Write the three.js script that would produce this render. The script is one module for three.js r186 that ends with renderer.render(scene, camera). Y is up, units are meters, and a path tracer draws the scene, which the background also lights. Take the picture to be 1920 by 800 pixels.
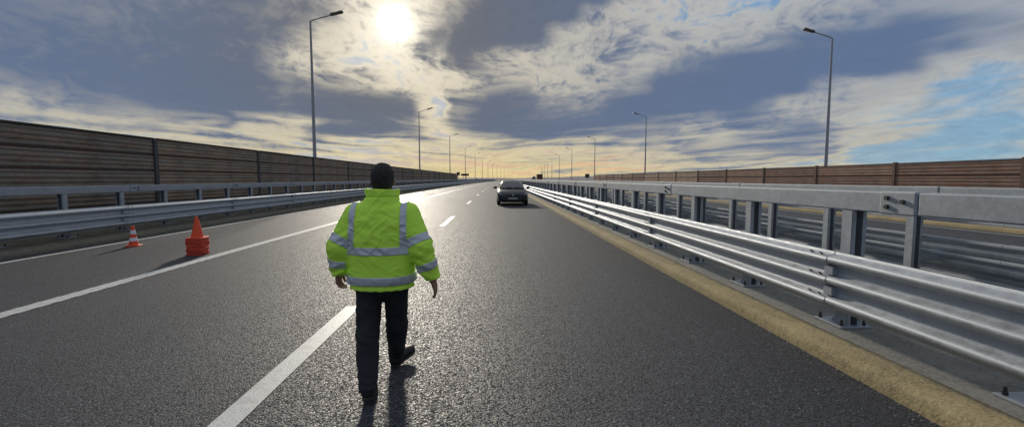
import * as THREE from 'three';
import { mergeGeometries } from 'three/addons/utils/BufferGeometryUtils.js';
import { RoundedBoxGeometry } from 'three/addons/geometries/RoundedBoxGeometry.js';

const D2R = Math.PI / 180;
const scene = new THREE.Scene();

// ---------------------------------------------------------------- camera, sun, exposure
const camera = new THREE.PerspectiveCamera(50.4, 1920 / 800, 0.05, 12000);
camera.position.set(0, 1.55, 0);
camera.rotation.order = 'YXZ';
camera.rotation.set(-4.37 * D2R, -2.36 * D2R, 0);
scene.add(camera);

const SUN_AZ = -11.76 * D2R, SUN_EL = 17.8 * D2R;            // az from -Z, right positive
const sunDir = new THREE.Vector3(Math.sin(SUN_AZ) * Math.cos(SUN_EL), Math.sin(SUN_EL), -Math.cos(SUN_AZ) * Math.cos(SUN_EL));
const sun = new THREE.DirectionalLight(new THREE.Color(1.0, 0.91, 0.77), 2.1);
sun.name = 'sun';
sun.position.copy(sunDir).multiplyScalar(200);
sun.castShadow = true;
sun.shadow.radius = 8;
sun.shadow.mapSize.set(4096, 4096);
Object.assign(sun.shadow.camera, { left: -60, right: 60, top: 60, bottom: -60, near: 1, far: 500 });
scene.add(sun, sun.target);

const renderer = new THREE.WebGLRenderer({ antialias: true });
renderer.toneMapping = THREE.LinearToneMapping;
renderer.toneMappingExposure = 1.26;
renderer.shadowMap.enabled = true;
renderer.setSize(1024, 426);

// ---------------------------------------------------------------- random, noise
function rng(seed) {
  let a = seed >>> 0;
  return () => { a = (a + 0x6D2B79F5) | 0; let t = Math.imul(a ^ (a >>> 15), 1 | a); t = (t + Math.imul(t ^ (t >>> 7), 61 | t)) ^ t; return ((t ^ (t >>> 14)) >>> 0) / 4294967296; };
}
const PERM = new Uint8Array(512), RAND = new Float32Array(256);
{ const r = rng(77); const p = [...Array(256).keys()]; for (let i = 255; i > 0; i--) { const j = Math.floor(r() * (i + 1)); [p[i], p[j]] = [p[j], p[i]]; } for (let i = 0; i < 512; i++) PERM[i] = p[i & 255]; for (let i = 0; i < 256; i++) RAND[i] = r() * 2 - 1; }
const fade = (t) => t * t * t * (t * (t * 6 - 15) + 10);
function n2(x, y) {                                            // gradient noise, about -1..1
  const xi = Math.floor(x), yi = Math.floor(y), fx = x - xi, fy = y - yi, X = xi & 255, Y = yi & 255;
  const g = (h, a, b) => { h &= 7; const u = h < 4 ? a : b, v = h < 4 ? b : a; return ((h & 1) ? -u : u) + ((h & 2) ? -0.6 * v : 0.6 * v); };
  const u = fade(fx), v = fade(fy), A = PERM[X] + Y, B = PERM[(X + 1) & 255] + Y;
  const a = g(PERM[A & 511], fx, fy), b = g(PERM[B & 511], fx - 1, fy), c = g(PERM[(A + 1) & 511], fx, fy - 1), d = g(PERM[(B + 1) & 511], fx - 1, fy - 1);
  return a + u * (b - a) + v * (c - a + u * (a - b - c + d));
}
function n3(x, y, z) {                                         // value noise in 3D, -1..1
  const xi = Math.floor(x), yi = Math.floor(y), zi = Math.floor(z), u = fade(x - xi), v = fade(y - yi), w = fade(z - zi);
  const h = (i, j, k) => RAND[PERM[(PERM[(PERM[(xi + i) & 255] + yi + j) & 255] + zi + k) & 255]];
  const l = (a, b, t) => a + (b - a) * t;
  return l(l(l(h(0, 0, 0), h(1, 0, 0), u), l(h(0, 1, 0), h(1, 1, 0), u), v), l(l(h(0, 0, 1), h(1, 0, 1), u), l(h(0, 1, 1), h(1, 1, 1), u), v), w);
}
function rough(x, y, o) { let s = 0, a = 0.42, f = 1; for (let i = 0; i < o; i++) { s += a * n2(x * f + i * 11.7, y * f + i * 5.3); a *= 0.66; f *= 2.03; } return s; }
function fbm(x, y, o) { let s = 0, a = 0.5, f = 1; for (let i = 0; i < o; i++) { s += a * n2(x * f + i * 17.3, y * f - i * 9.1); a *= 0.5; f *= 2.03; } return s; }
const lerp = (a, b, t) => a + (b - a) * t, clamp = (x, a = 0, b = 1) => Math.min(b, Math.max(a, x));
const sstep = (a, b, x) => { const t = clamp((x - a) / (b - a)); return t * t * (3 - 2 * t); };
const mix3 = (a, b, t) => [lerp(a[0], b[0], t), lerp(a[1], b[1], t), lerp(a[2], b[2], t)];

// ---------------------------------------------------------------- sky: air and clouds
// cloud thickness in directions about the road's axis: each row one height (tan of elevation), pairs of (tan of azimuth, thickness 0 clear .. 0.35 thin and bright .. 1 thick and dark)
const CLOUD = [
  [0.018, [[-1.09, .3], [-.7, .3], [-.3, .2], [-.1, .15], [.1, .15], [.3, .25], [.5, .4], [.8, .2], [1.2, 0]]],
  [0.065, [[-1.09, .46], [-.7, .44], [-.5, .5], [-.38, .4], [-.25, .2], [-.17, .36], [-.09, .36], [.04, .5], [.14, .5], [.2, .33], [.3, .45], [.39, .42], [.46, .68], [.68, .78], [.77, .6], [.84, .12], [1.0, .02], [1.2, 0]]],
  [0.112, [[-1.09, .42], [-.99, .5], [-.9, .42], [-.79, .56], [-.69, .62], [-.57, .6], [-.545, .36], [-.43, .46], [-.36, .8], [-.24, .85], [-.18, .8], [-.12, .38], [-.08, .72], [0, .9], [.18, .9], [.28, .8], [.37, .7], [.49, .42], [.6, .6], [.72, .72], [.84, .34], [.94, .22], [1.05, .04], [1.2, 0]]],
  [0.159, [[-1.09, .52], [-1.0, .48], [-.95, .6], [-.8, .7], [-.66, .84], [-.52, .84], [-.45, .8], [-.38, .9], [-.26, .9], [-.2, .85], [-.15, .38], [-.118, .0], [-.08, .68], [.04, .85], [.13, .68], [.2, .66], [.32, .9], [.56, .84], [.7, .46], [.8, .38], [.91, .26], [1.03, .12], [1.12, .02], [1.3, 0]]],
  [0.206, [[-1.09, .66], [-.97, .74], [-.73, .8], [-.52, .86], [-.43, .72], [-.36, .66], [-.29, .58], [-.22, .42], [-.15, .33], [-.09, .36], [0, .62], [.06, .6], [.12, .46], [.18, .44], [.28, .6], [.37, .86], [.67, .9], [.75, .55], [.84, .42], [.94, .34], [1.03, .08], [1.2, 0]]],
  [0.253, [[-1.09, .78], [-.52, .82], [-.45, .62], [-.4, .34], [-.31, .3], [-.19, .3], [-.11, .58], [-.05, .76], [.04, .5], [.18, .4], [.3, .45], [.42, .7], [.56, .86], [.84, .9], [.94, .72], [1.03, .34], [1.12, .1], [1.3, 0.02]]],
  [0.3, [[-1.09, .78], [-.52, .8], [-.43, .66], [-.34, .58], [-.26, .32], [-.19, .3], [-.11, .74], [-.03, .9], [.09, .85], [.17, .48], [.32, .38], [.44, .4], [.56, .55], [.68, .8], [.91, .86], [1.03, .74], [1.15, .5], [1.3, .4]]],
  [0.347, [[-1.09, .74], [-.43, .76], [-.34, .7], [-.26, .36], [-.22, .22], [-.15, .4], [-.08, .7], [.02, .92], [.15, .9], [.21, .56], [.3, .38], [.42, .24], [.56, .36], [.68, .5], [.79, .6], [.96, .75], [1.1, .7], [1.3, .6]]],
  [0.394, [[-1.09, .68], [-.5, .74], [-.38, .7], [-.31, .55], [-.24, .32], [-.15, .4], [-.09, .55], [-.03, .66], [.04, .88], [.22, .9], [.28, .46], [.37, .2], [.44, .3], [.53, .14], [.62, .35], [.75, .45], [.89, .5], [1.03, .5], [1.2, .42]]],
];
function rowAt(row, u) { const p = row[1]; if (u <= p[0][0]) return p[0][1]; for (let i = 1; i < p.length; i++) if (u <= p[i][0]) { const a = p[i - 1], b = p[i]; return lerp(a[1], b[1], sstep(0, 1, (u - a[0]) / (b[0] - a[0]))); } return p[p.length - 1][1]; }
function cloudAt(u, v) { let i = 0; while (i < CLOUD.length - 2 && v > CLOUD[i + 1][0]) i++; const a = CLOUD[i], b = CLOUD[i + 1]; return lerp(rowAt(a, u), rowAt(b, u), sstep(a[0], b[0], v)); }
{
  const W = 4096, H = 2048, data = new Float32Array(W * H * 4);
  const ground = [0.10, 0.105, 0.11];
  const azRow = new Float64Array(W);
  for (let i = 0; i < W; i++) { const th = ((i + 0.5) / W - 0.5) * 2 * Math.PI; azRow[i] = Math.atan2(Math.cos(th), -Math.sin(th)); }   // x = cos, z = sin
  for (let j = 0; j < H; j++) {
    const el = ((j + 0.5) / H - 0.5) * Math.PI;
    for (let i = 0; i < W; i++) {
      const k = (j * W + i) * 4;
      if (el <= 0) { data[k] = ground[0]; data[k + 1] = ground[1]; data[k + 2] = ground[2]; data[k + 3] = 1; continue; }
      const az = azRow[i], ce = Math.cos(el), dx = Math.sin(az) * ce, dy = Math.sin(el), dz = -Math.cos(az) * ce;
      // the cloud sheet overhead, seen in perspective
      const q = 1 / (dy + 0.075), px = dx * q, pz = dz * q;
      const wx = fbm(px * 0.55 + 3.1, pz * 0.55, 3), wz = fbm(px * 0.55 - 8.7, pz * 0.55 + 5.2, 3);
      const wide = sstep(0.5, 0.8, el) + sstep(1.25, 1.7, Math.abs(az)) > 0 ? clamp(sstep(0.5, 0.8, el) + sstep(1.25, 1.7, Math.abs(az))) : 0;
      let detail = 0, fine = 0, streak = 0;
      if (wide < 1) {                                                // towards the road ahead: billows flattening towards the horizon
        const B = Math.log(el + 0.12), tilt = az * 0.9;
        detail = fbm(az * 6.5 + wx * 0.8 + 4, B * 4.6 + tilt * (az > 0 ? -1 : 1) + wz * 0.5, 6);
        fine = rough(az * 26 + detail * 3 - 7, B * 17 + tilt * (az > 0 ? -3 : 3) + wx * 1.2 + 2, 5);
        streak = fbm(az * 5 + wz * 0.8, B * 15 + tilt * (az > 0 ? -5 : 5) + wx * 1.6, 6);
      }
      if (wide > 0) { detail = lerp(detail, fbm(px * 1.5 + wx * 1.3 + 4, pz * 1.5 + wz * 1.3, 6), wide); fine = lerp(fine, rough(px * 7 + wz * 1.6 - 7, pz * 7 + wx * 1.2 + 2, 5), wide); }
      let t;
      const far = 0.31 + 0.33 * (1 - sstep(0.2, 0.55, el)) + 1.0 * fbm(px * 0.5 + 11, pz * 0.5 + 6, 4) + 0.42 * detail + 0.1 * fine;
      let inside = 0;
      if (dz < -0.2) {
        const u = dx / -dz, v = dy / -dz;
        inside = (1 - sstep(1.02, 1.6, Math.abs(u - 0.05))) * (1 - sstep(0.38, 0.6, v));
        if (inside > 0) {
          const low = 1 - sstep(0.07, 0.2, v);
          const uu = u + wx * 0.055 + detail * 0.03, vv = v + wz * 0.022 * (0.4 + v * 3) + detail * 0.012;
          let c = cloudAt(uu, clamp(vv, 0.018, 0.6));
          const busy = 0.28 + 0.72 * (1 - sstep(0.5, 0.74, c));
          c += (detail * 0.42 * (1 - 0.3 * low) + fine * 0.66 * (1 - 0.4 * low)) * busy + streak * 1.15 * low * (0.35 + 0.65 * busy);
          c = lerp(c, cloudAt(u + wx * 0.05, clamp(v, 0.018, 0.6)) + 0.35 * streak, 0.75 * sstep(0.72, 0.95, u));
          t = c + 0.04 * (1 - low);
        }
      }
      t = inside > 0 ? lerp(far, t, inside) : far;
      t = clamp(t, 0, 1.05);
      const cs = clamp(dx * sunDir.x + dy * sunDir.y + dz * sunDir.z, -1, 1), ang = Math.acos(cs) / D2R;
      const near = Math.exp(-ang / 22), nearer = Math.exp(-ang / 9);
      const warm = Math.exp(-Math.pow((az - 0.06) / 0.42, 2)) * Math.exp(-el / 0.1);
      const hz = Math.exp(-el / 0.085);
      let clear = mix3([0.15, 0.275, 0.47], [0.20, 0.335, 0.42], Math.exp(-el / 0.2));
      clear = mix3(clear, [0.58, 0.39, 0.225], clamp(warm * 1.5));
      clear = mix3(clear, [0.46, 0.46, 0.45], clamp(nearer * 1.15));
      let bright = mix3([0.29, 0.32, 0.36], [0.53, 0.48, 0.385], clamp(near * 1.5));
      bright = mix3(bright, [0.60, 0.485, 0.225], clamp(hz * 1.15 * Math.exp(-Math.abs(az) / (az < 0 ? 2.2 : 0.9))));
      let dark = mix3([0.088, 0.138, 0.245], [0.108, 0.118, 0.145], clamp(near * 1.5));
      dark = mix3(dark, [0.13, 0.17, 0.245], hz * 0.6);
      const thin = sstep(0.04, 0.34, t), thick = lerp(sstep(0.34, 0.9, t), clamp((t - 0.32) / 0.5), 0.5);
      let c = mix3(mix3(clear, bright, thin), dark, thick);
      const shade = 1 + (0.30 * fine + 0.10 * detail) * (1 - 0.65 * thick);
      const open = 1 - 0.85 * sstep(0.42, 0.85, t);
      const glow = 4 * Math.exp(-Math.pow(ang * (1 + 0.3 * fine + 0.15 * detail) / 1.12, 2)) * (0.4 + 0.6 * open) + 0.5 * Math.exp(-ang / 3.6) * open + 0.10 * nearer * open;
      c = [c[0] * shade + glow, c[1] * shade + glow * 0.93, c[2] * shade + glow * 0.78];
      data[k] = c[0]; data[k + 1] = c[1]; data[k + 2] = c[2]; data[k + 3] = 1;
    }
  }
  const sky = new THREE.DataTexture(data, W, H, THREE.RGBAFormat, THREE.FloatType);
  sky.mapping = THREE.EquirectangularReflectionMapping; sky.magFilter = THREE.LinearFilter; sky.minFilter = THREE.LinearFilter; sky.needsUpdate = true;
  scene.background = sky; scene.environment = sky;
}

// ---------------------------------------------------------------- naming helpers
const taken = {};
function numbered(name) { const n = taken[name] = (taken[name] ?? -1) + 1; return n ? `${name}_${String(n).padStart(3, '0')}` : name; }
function lit(o) { o.traverse((m) => { if (m.isMesh) { m.castShadow = true; m.receiveShadow = true; } }); return o; }
function mesh(name, g, m, parent) { const o = new THREE.Mesh(g, m); o.name = name; o.castShadow = o.receiveShadow = true; if (parent) parent.add(o); return o; }
function thing(name, label, category, group) { const o = new THREE.Group(); o.name = numbered(name); o.userData = { label, category }; if (group) o.userData.group = group; scene.add(o); return o; }
function structure(name, g, m) { const o = mesh(numbered(name), g, m, scene); o.userData.kind = 'structure'; return o; }

// the road's line: X metres to the right of the lens's axis, s metres along, bending gently to the right
const BEND = 1 / 8000;
const onRoad = (s, X, y = 0) => new THREE.Vector3(X + (s > 0 ? BEND * s * s : 0), y, -s);
const turnAt = (s) => (s > 0 ? -Math.atan(2 * BEND * s) : 0);
function place(o, s, X, y = 0, turn = 0) { o.position.copy(onRoad(s, X, y)); o.rotation.y = turnAt(s) + turn; return o; }

// a sheet along the road: cross = [[X, y], ...], uv in metres
function sheet(cross, stations, wobble) {
  const pos = [], uv = [], idx = [], n = cross.length; let run = 0; const across = cross.map((p, i) => (i ? (run += Math.hypot(p[0] - cross[i - 1][0], p[1] - cross[i - 1][1])) : 0));
  stations.forEach((s) => cross.forEach((c, i) => { let [X, y] = c; if (wobble) { const w = wobble(s, X, y, i); X += w[0]; y += w[1]; } const p = onRoad(s, X, y); pos.push(p.x, p.y, p.z); uv.push(across[i], s); }));
  for (let j = 0; j < stations.length - 1; j++) for (let i = 0; i < n - 1; i++) { const a = j * n + i, b = a + 1, c = a + n, d = c + 1; idx.push(a, b, d, a, d, c); }
  const g = new THREE.BufferGeometry();
  g.setAttribute('position', new THREE.Float32BufferAttribute(pos, 3)); g.setAttribute('uv', new THREE.Float32BufferAttribute(uv, 2)); g.setIndex(idx); g.computeVertexNormals();
  return g;
}
function range(a, b, d) { const r = []; for (let x = a; x < b - 1e-6; x += d) r.push(x); r.push(b); return r; }
const STATIONS = [...range(-14, 60, 0.5).slice(0, -1), ...range(60, 300, 4).slice(0, -1), ...range(300, 1400, 25)];
function tint(g, fn) { const p = g.attributes.position, c = new Float32Array(p.count * 3); for (let i = 0; i < p.count; i++) { const v = fn(p.getX(i), p.getY(i), p.getZ(i), i); c[i * 3] = v[0]; c[i * 3 + 1] = v[1]; c[i * 3 + 2] = v[2]; } g.setAttribute('color', new THREE.BufferAttribute(c, 3)); return g; }

// ---------------------------------------------------------------- textures
function tex(w, h, fn, srgb, repeat) {
  const d = new Uint8Array(w * h * 4);
  for (let j = 0; j < h; j++) for (let i = 0; i < w; i++) { const v = fn(i, j), k = (j * w + i) * 4; for (let c = 0; c < 3; c++) d[k + c] = clamp(Math.round((Array.isArray(v) ? v[c] : v) * 255), 0, 255); d[k + 3] = 255; }
  const t = new THREE.DataTexture(d, w, h); t.wrapS = t.wrapT = THREE.RepeatWrapping; t.magFilter = THREE.LinearFilter; t.minFilter = THREE.LinearMipmapLinearFilter; t.generateMipmaps = true;
  if (srgb) t.colorSpace = THREE.SRGBColorSpace; if (repeat) t.repeat.set(repeat[0], repeat[1]); t.needsUpdate = true; return t;
}
const toS = (x) => (x <= 0.0031308 ? 12.92 * x : 1.055 * Math.pow(x, 1 / 2.4) - 0.055);
function stones(N, count, rmin, rmax, seed) {                   // tiling field of packed chippings: height and a tone for each
  const r = rng(seed), hgt = new Float32Array(N * N), tone = new Float32Array(N * N), gl = new Float32Array(N * N);
  for (let s = 0; s < count; s++) {
    const cx = r() * N, cy = r() * N, ra = lerp(rmin, rmax, r() * r()), asp = 0.65 + 0.35 * r(), th = r() * Math.PI, ct = Math.cos(th), st = Math.sin(th);
    const top = 0.45 + 0.55 * r(), tn = r(), g = r(), sx = (r() - 0.5) * 0.5, sy = (r() - 0.5) * 0.5, R = Math.ceil(ra * 1.2);
    for (let y = -R; y <= R; y++) for (let x = -R; x <= R; x++) {
      const a = (x * ct + y * st) / ra, b = (-x * st + y * ct) / (ra * asp), m = Math.pow(Math.abs(a), 2.6) + Math.pow(Math.abs(b), 2.6);
      if (m > 1) continue;
      const h = top * (1 - 0.5 * m) + (a * sx + b * sy) * 0.6, k = ((Math.floor(cy + y) + N) % N) * N + ((Math.floor(cx + x) + N) % N);
      if (h > hgt[k]) { hgt[k] = h; tone[k] = tn; gl[k] = g; }
    }
  }
  return { hgt, tone, gl };
}
const AN = 1536, A = stones(AN, 60000, 2.6, 8.0, 5);
const asphaltMap = tex(AN, AN, (i, j) => { const k = j * AN + i, h = A.hgt[k], t = A.tone[k]; const v = h <= 0.02 ? 0.012 : 0.03 + 0.045 * t * t + (t > 0.965 ? 0.10 : 0); return [toS(v * 0.92), toS(v * (t > 0.9 ? 0.98 : 1.0)), toS(v * (t > 0.8 ? 1.06 : 1.28))]; }, true, [1 / 2.3, 1 / 2.3]);
const asphaltBump = tex(AN, AN, (i, j) => A.hgt[j * AN + i] * 0.85, false, [1 / 2.3, 1 / 2.3]);
const asphaltRough = tex(AN, AN, (i, j) => { const k = j * AN + i; return A.hgt[k] < 0.1 ? 0.9 : 0.44 + 0.36 * A.gl[k]; }, false, [1 / 2.3, 1 / 2.3]);
function tileNoise(N, f, o, seed) { return (i, j) => { let s = 0, a = 0.5, ff = f; for (let q = 0; q < o; q++) { const x = i / N * ff, y = j / N * ff, m = ff; const xi = Math.floor(x), yi = Math.floor(y), u = fade(x - xi), v = fade(y - yi); const h = (p, r) => RAND[PERM[(PERM[((xi + p) % m + seed + q * 31) & 255] + (yi + r) % m) & 255]]; s += a * lerp(lerp(h(0, 0), h(1, 0), u), lerp(h(0, 1), h(1, 1), u), v); a *= 0.55; ff *= 2; } return s; }; }
const CN = 768, cn1 = tileNoise(CN, 6, 6, 3), cn2 = tileNoise(CN, 96, 3, 9), cn3 = tileNoise(CN, 24, 4, 50);
const concreteMap = tex(CN, CN, (i, j) => { const v = 0.265 * (1 + 0.30 * cn1(i, j) + 0.42 * cn2(i, j)) * (cn3(i, j) > 0.36 ? 0.8 : 1); return [toS(v * 1.15), toS(v * 0.90), toS(v * 0.46)]; }, true, [1 / 1.5, 1 / 1.5]);
const concreteBump = tex(CN, CN, (i, j) => 0.5 + 0.42 * cn2(i, j) + 0.10 * cn3(i, j), false, [1 / 1.5, 1 / 1.5]);
const zn = tileNoise(512, 10, 5, 21), zs = tileNoise(512, 48, 2, 90);
const zincMap = tex(512, 512, (i, j) => { const v = 0.46 * (1 + 0.16 * zn(i, j) + 0.14 * zs(i, j)); return [toS(v * 0.94), toS(v), toS(v * 1.07)]; }, true, [1, 1]);
const zincRough = tex(512, 512, (i, j) => 0.60 + 0.12 * zn(i, j) + 0.06 * zs(i, j), false, [1, 1]);
const zincBump = tex(512, 512, (i, j) => 0.5 + 0.3 * zn(i, j) + 0.12 * zs(i, j), false, [1, 1]);
const paintN = tileNoise(512, 8, 5, 130), paintF = tileNoise(512, 128, 2, 60);
const paintMap = tex(512, 512, (i, j) => { const v = 0.62 * (1 + 0.14 * paintN(i, j) + 0.2 * paintF(i, j)) * (paintF(i, j) > 0.36 ? 0.5 : 1) * (paintN(i, j) > 0.38 ? 0.8 : 1); return [toS(v), toS(v * 0.985), toS(v * 0.94)]; }, true, [1, 1]);
const paintBump = tex(512, 512, (i, j) => 0.5 + 0.4 * paintF(i, j), false, [1, 1]);

// ---------------------------------------------------------------- materials
const std = (o) => new THREE.MeshStandardMaterial(o);
const rgb = (r, g, b) => new THREE.Color().setRGB(r, g, b);
const M = {
  asphalt: new THREE.MeshPhysicalMaterial({ specularIntensity: 0.9, map: asphaltMap, bumpMap: asphaltBump, bumpScale: 0.0026, roughnessMap: asphaltRough, roughness: 1, vertexColors: true }),
  concrete: std({ map: concreteMap, bumpMap: concreteBump, bumpScale: 0.004, roughness: 0.9, vertexColors: true }),
  shadeTintConcrete: std({ map: concreteMap, color: rgb(0.62, 0.76, 1.3), bumpMap: concreteBump, bumpScale: 0.003, roughness: 0.9, vertexColors: true }),  // kerb concrete again, the barrier's bluish grey shade put into its tint
  shadedDirtyConcrete: std({ map: concreteMap, color: rgb(0.5, 0.59, 0.84), bumpMap: concreteBump, bumpScale: 0.006, roughness: 0.95, vertexColors: true }),  // dirt, plus the noise wall's shade put into the tint
  paint: std({ map: paintMap, bumpMap: paintBump, bumpScale: 0.002, roughness: 0.55 }),
  zinc: std({ map: zincMap, roughnessMap: zincRough, bumpMap: zincBump, bumpScale: 0.00015, roughness: 1, metalness: 0.6 }),
  zincDull: std({ map: zincMap, color: rgb(0.80, 0.81, 0.82), roughness: 0.66, bumpMap: zincBump, bumpScale: 0.001, metalness: 0.35 }),
  bolt: std({ color: rgb(0.06, 0.062, 0.066), roughness: 0.5, metalness: 0.6 }),
  soil: std({ map: concreteMap, color: rgb(0.42, 0.30, 0.2), bumpMap: concreteBump, bumpScale: 0.02, roughness: 1 }),
  field: std({ map: concreteMap.clone(), color: rgb(0.36, 0.37, 0.25), roughness: 1 }),
};
M.field.map.repeat.set(1 / 40, 1 / 40);

// ---------------------------------------------------------------- ground, road, markings
{
  const g = new THREE.PlaneGeometry(9000, 9000, 8, 8); const uv = g.attributes.uv; for (let i = 0; i < uv.count; i++) uv.setXY(i, uv.getX(i) * 9000, uv.getY(i) * 9000);
  g.rotateX(-Math.PI / 2); const o = structure('ground', g, M.field); o.position.y = -2.2;
}
const c0 = (X) => Math.round(X / 1.9) * 3.7;
function roadTone(x, y, z) {                                   // patches laid at different times and rolled wheel paths
  const s = -z, X = x - (s > 0 ? BEND * s * s : 0);
  const v = 1 + 0.22 * fbm(x * 0.35, z * 0.12, 4) + 0.16 * fbm(x * 1.4 + 9, z * 1.1, 3) + (Math.abs(X - 2.42) < 0.3 ? -0.12 : 0) + 0.10 * [-4.6, -2.8, -0.8, 1.1].reduce((t, c) => t + Math.exp(-Math.pow((X - c) / 0.32, 2)), 0) * (0.6 + 0.8 * fbm(z * 0.05, c0(X), 2));
  return [v, v, v * 1.02];
}
structure('road', tint(sheet(range(-9.5, 2.83, 0.474).map((x) => [x, 0]), STATIONS), roadTone), M.asphalt);
structure('road', tint(sheet(range(7.2, 17.7, 0.75).map((x) => [x, lerp(-0.05, -0.31, (x - 7.2) / 10.5)]), STATIONS), roadTone), M.asphalt);
const worn = (x, y, z) => { const v = 1 + 0.25 * fbm(x * 1.7, z * 0.6, 4) + 0.2 * fbm(x * 9, z * 5, 2); return [v, v * (1 + 0.06 * fbm(z * 0.4, x, 2)), v * (1 + 0.12 * fbm(z * 0.3 + 7, x, 2))]; };
const chip = (s, X, y, i) => [0.003 * fbm(s * 1.3, i * 0.4, 4) * (i < 7 ? 1 : 0), y > 0.01 ? 0.004 * fbm(s * 2.9 + 5, i * 0.7, 4) : 0];
const KERB = [[2.80, -0.06], [2.81, 0], [2.82, 0.05], [2.832, 0.085], [2.855, 0.112], [2.89, 0.126], [2.95, 0.132], [3.03, 0.136], [3.10, 0.138], [3.101, 0.0]];
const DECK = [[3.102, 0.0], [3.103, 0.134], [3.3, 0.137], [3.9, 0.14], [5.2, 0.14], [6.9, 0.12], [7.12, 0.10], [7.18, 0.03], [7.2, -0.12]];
structure('median_kerb', tint(sheet(KERB, [...range(-14, 40, 0.2), ...STATIONS.filter((s) => s > 40.1)], chip), worn), M.concrete);
structure('median_deck', tint(sheet(DECK, STATIONS, (s, X, y, i) => [0, y > 0.01 ? 0.003 * fbm(s * 0.9, i, 3) : 0]), worn), M.shadeTintConcrete);
const KERBL = [[-11.9, -0.3], [-11.9, 0.13], [-11.0, 0.13], [-10.3, 0.13], [-9.75, 0.13], [-9.6, 0.122], [-9.53, 0.095], [-9.5, 0.04], [-9.49, -0.06]];
structure('shoulder_kerb', tint(sheet(KERBL, STATIONS, chip), worn), M.shadedDirtyConcrete);
structure('shoulder_kerb', tint(sheet([[17.68, -0.4], [17.7, -0.3], [17.72, -0.2], [17.8, -0.17], [18.3, -0.17]], STATIONS), worn), M.concrete);
structure('verge', sheet([[18.3, -0.172], [19.4, -0.2], [20.9, -0.24], [23.4, -0.3], [27, -2.3]], STATIONS), M.soil);
structure('verge', sheet([[-17, -2.3], [-13, -0.2], [-11.9, -0.02]], STATIONS), M.soil);

const line = (name, X0, X1, s0, s1, ds, rib) => structure(name, sheet([[X0, 0.004], [X1, 0.004]].map((p) => p), range(s0, s1, ds), (s, X, y, i) => [0.006 * fbm(s * 3.1 + i * 40, 1.5, 3), rib ? rib(s) : 0]), M.paint);
const ribbed = (s) => (s < 70 ? 0.003 * (Math.sin(s * 2 * Math.PI / 0.25) > 0.2 ? 1 : 0) : 0);
line('solid_lane_line', -5.73, -5.50, -3, 70, 0.03125, ribbed); line('solid_lane_line', -5.73, -5.50, 70, 900, 5);
line('edge_line', -9.14, -9.0, -3, 900, 1.0);
for (let k = 0; k < 40; k++) line('dashed_lane_line', -1.80, -1.62, 1.5 + k * 13.3, 5.5 + k * 13.3, 0.5);
{
  const y = (x) => lerp(-0.05, -0.31, (x - 7.2) / 10.5) + 0.004;
  structure('edge_line', sheet([[16.9, y(16.9)], [17.05, y(17.05)]], range(0, 900, 4)), M.paint);
  structure('edge_line', sheet([[7.9, y(7.9)], [8.05, y(8.05)]], range(0, 900, 4)), M.paint);
  for (let k = 0; k < 24; k++) structure('dashed_lane_line', sheet([[12.1, y(12.1)], [12.27, y(12.27)]], [3 + k * 13.3, 7 + k * 13.3]), M.paint);
}
{ // grit swept along the kerb
  const r = rng(31), n = 420, g = new THREE.IcosahedronGeometry(1, 0), im = new THREE.InstancedMesh(g, std({ color: 0xffffff, roughness: 0.9 }), n), m4 = new THREE.Matrix4(), q = new THREE.Quaternion();
  for (let i = 0; i < n; i++) { const s = 1.5 + 16 * r() * r(), p = onRoad(s, 2.812 - Math.abs(r() + r() - 1) * 0.16, 0), k = 0.003 + 0.007 * r() * r(); p.y = k * 0.4; q.setFromEuler(new THREE.Euler(r() * 6, r() * 6, r() * 6)); im.setMatrixAt(i, m4.compose(p, q, new THREE.Vector3(k, k * 0.7, k * 1.2))); const v = 0.12 + 0.28 * r(); im.setColorAt(i, rgb(v, v * 0.92, v * 0.75)); }
  im.name = 'grit'; im.userData = { kind: 'stuff', label: 'pale loose grit lying along the foot of the median kerb', category: 'grit' }; im.castShadow = im.receiveShadow = true; scene.add(im);
}

// ---------------------------------------------------------------- steel barriers
// a swept open section: prof = [[out, y], ...] on the outer face, along -Z for len metres; rings = [[along, extra out], ...]
function swept(prof, rings, thick) {
  const n = prof.length, inner = prof.map((p, i) => { const a = prof[Math.max(0, i - 1)], b = prof[Math.min(n - 1, i + 1)], tx = b[0] - a[0], ty = b[1] - a[1], l = Math.hypot(tx, ty) || 1; return [p[0] - ty / l * thick, p[1] + tx / l * thick]; });
  const loop = [...prof, ...inner.reverse()], m = loop.length, pos = [], uv = [], idx = []; let run = 0; const arc = loop.map((p, i) => (i ? (run += Math.hypot(p[0] - loop[i - 1][0], p[1] - loop[i - 1][1])) : 0));
  rings.forEach(([z, off]) => loop.forEach((p, i) => { pos.push(p[0] + off, p[1], -z); uv.push(arc[i], z); }));
  for (let r = 0; r < rings.length - 1; r++) for (let i = 0; i < m; i++) { const a = r * m + i, b = r * m + (i + 1) % m, c = a + m, d = b + m; idx.push(a, b, d, a, d, c); }
  for (const [r, flip] of [[0, 1], [rings.length - 1, 0]]) for (let i = 0; i < n - 1; i++) { const a = r * m + i, b = a + 1, c = r * m + m - 1 - i, d = c - 1; flip ? idx.push(a, c, b, b, c, d) : idx.push(a, b, c, b, d, c); }
  const g = new THREE.BufferGeometry(); g.setAttribute('position', new THREE.Float32BufferAttribute(pos, 3)); g.setAttribute('uv', new THREE.Float32BufferAttribute(uv, 2)); g.setIndex(idx); g.computeVertexNormals(); return g;
}
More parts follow.
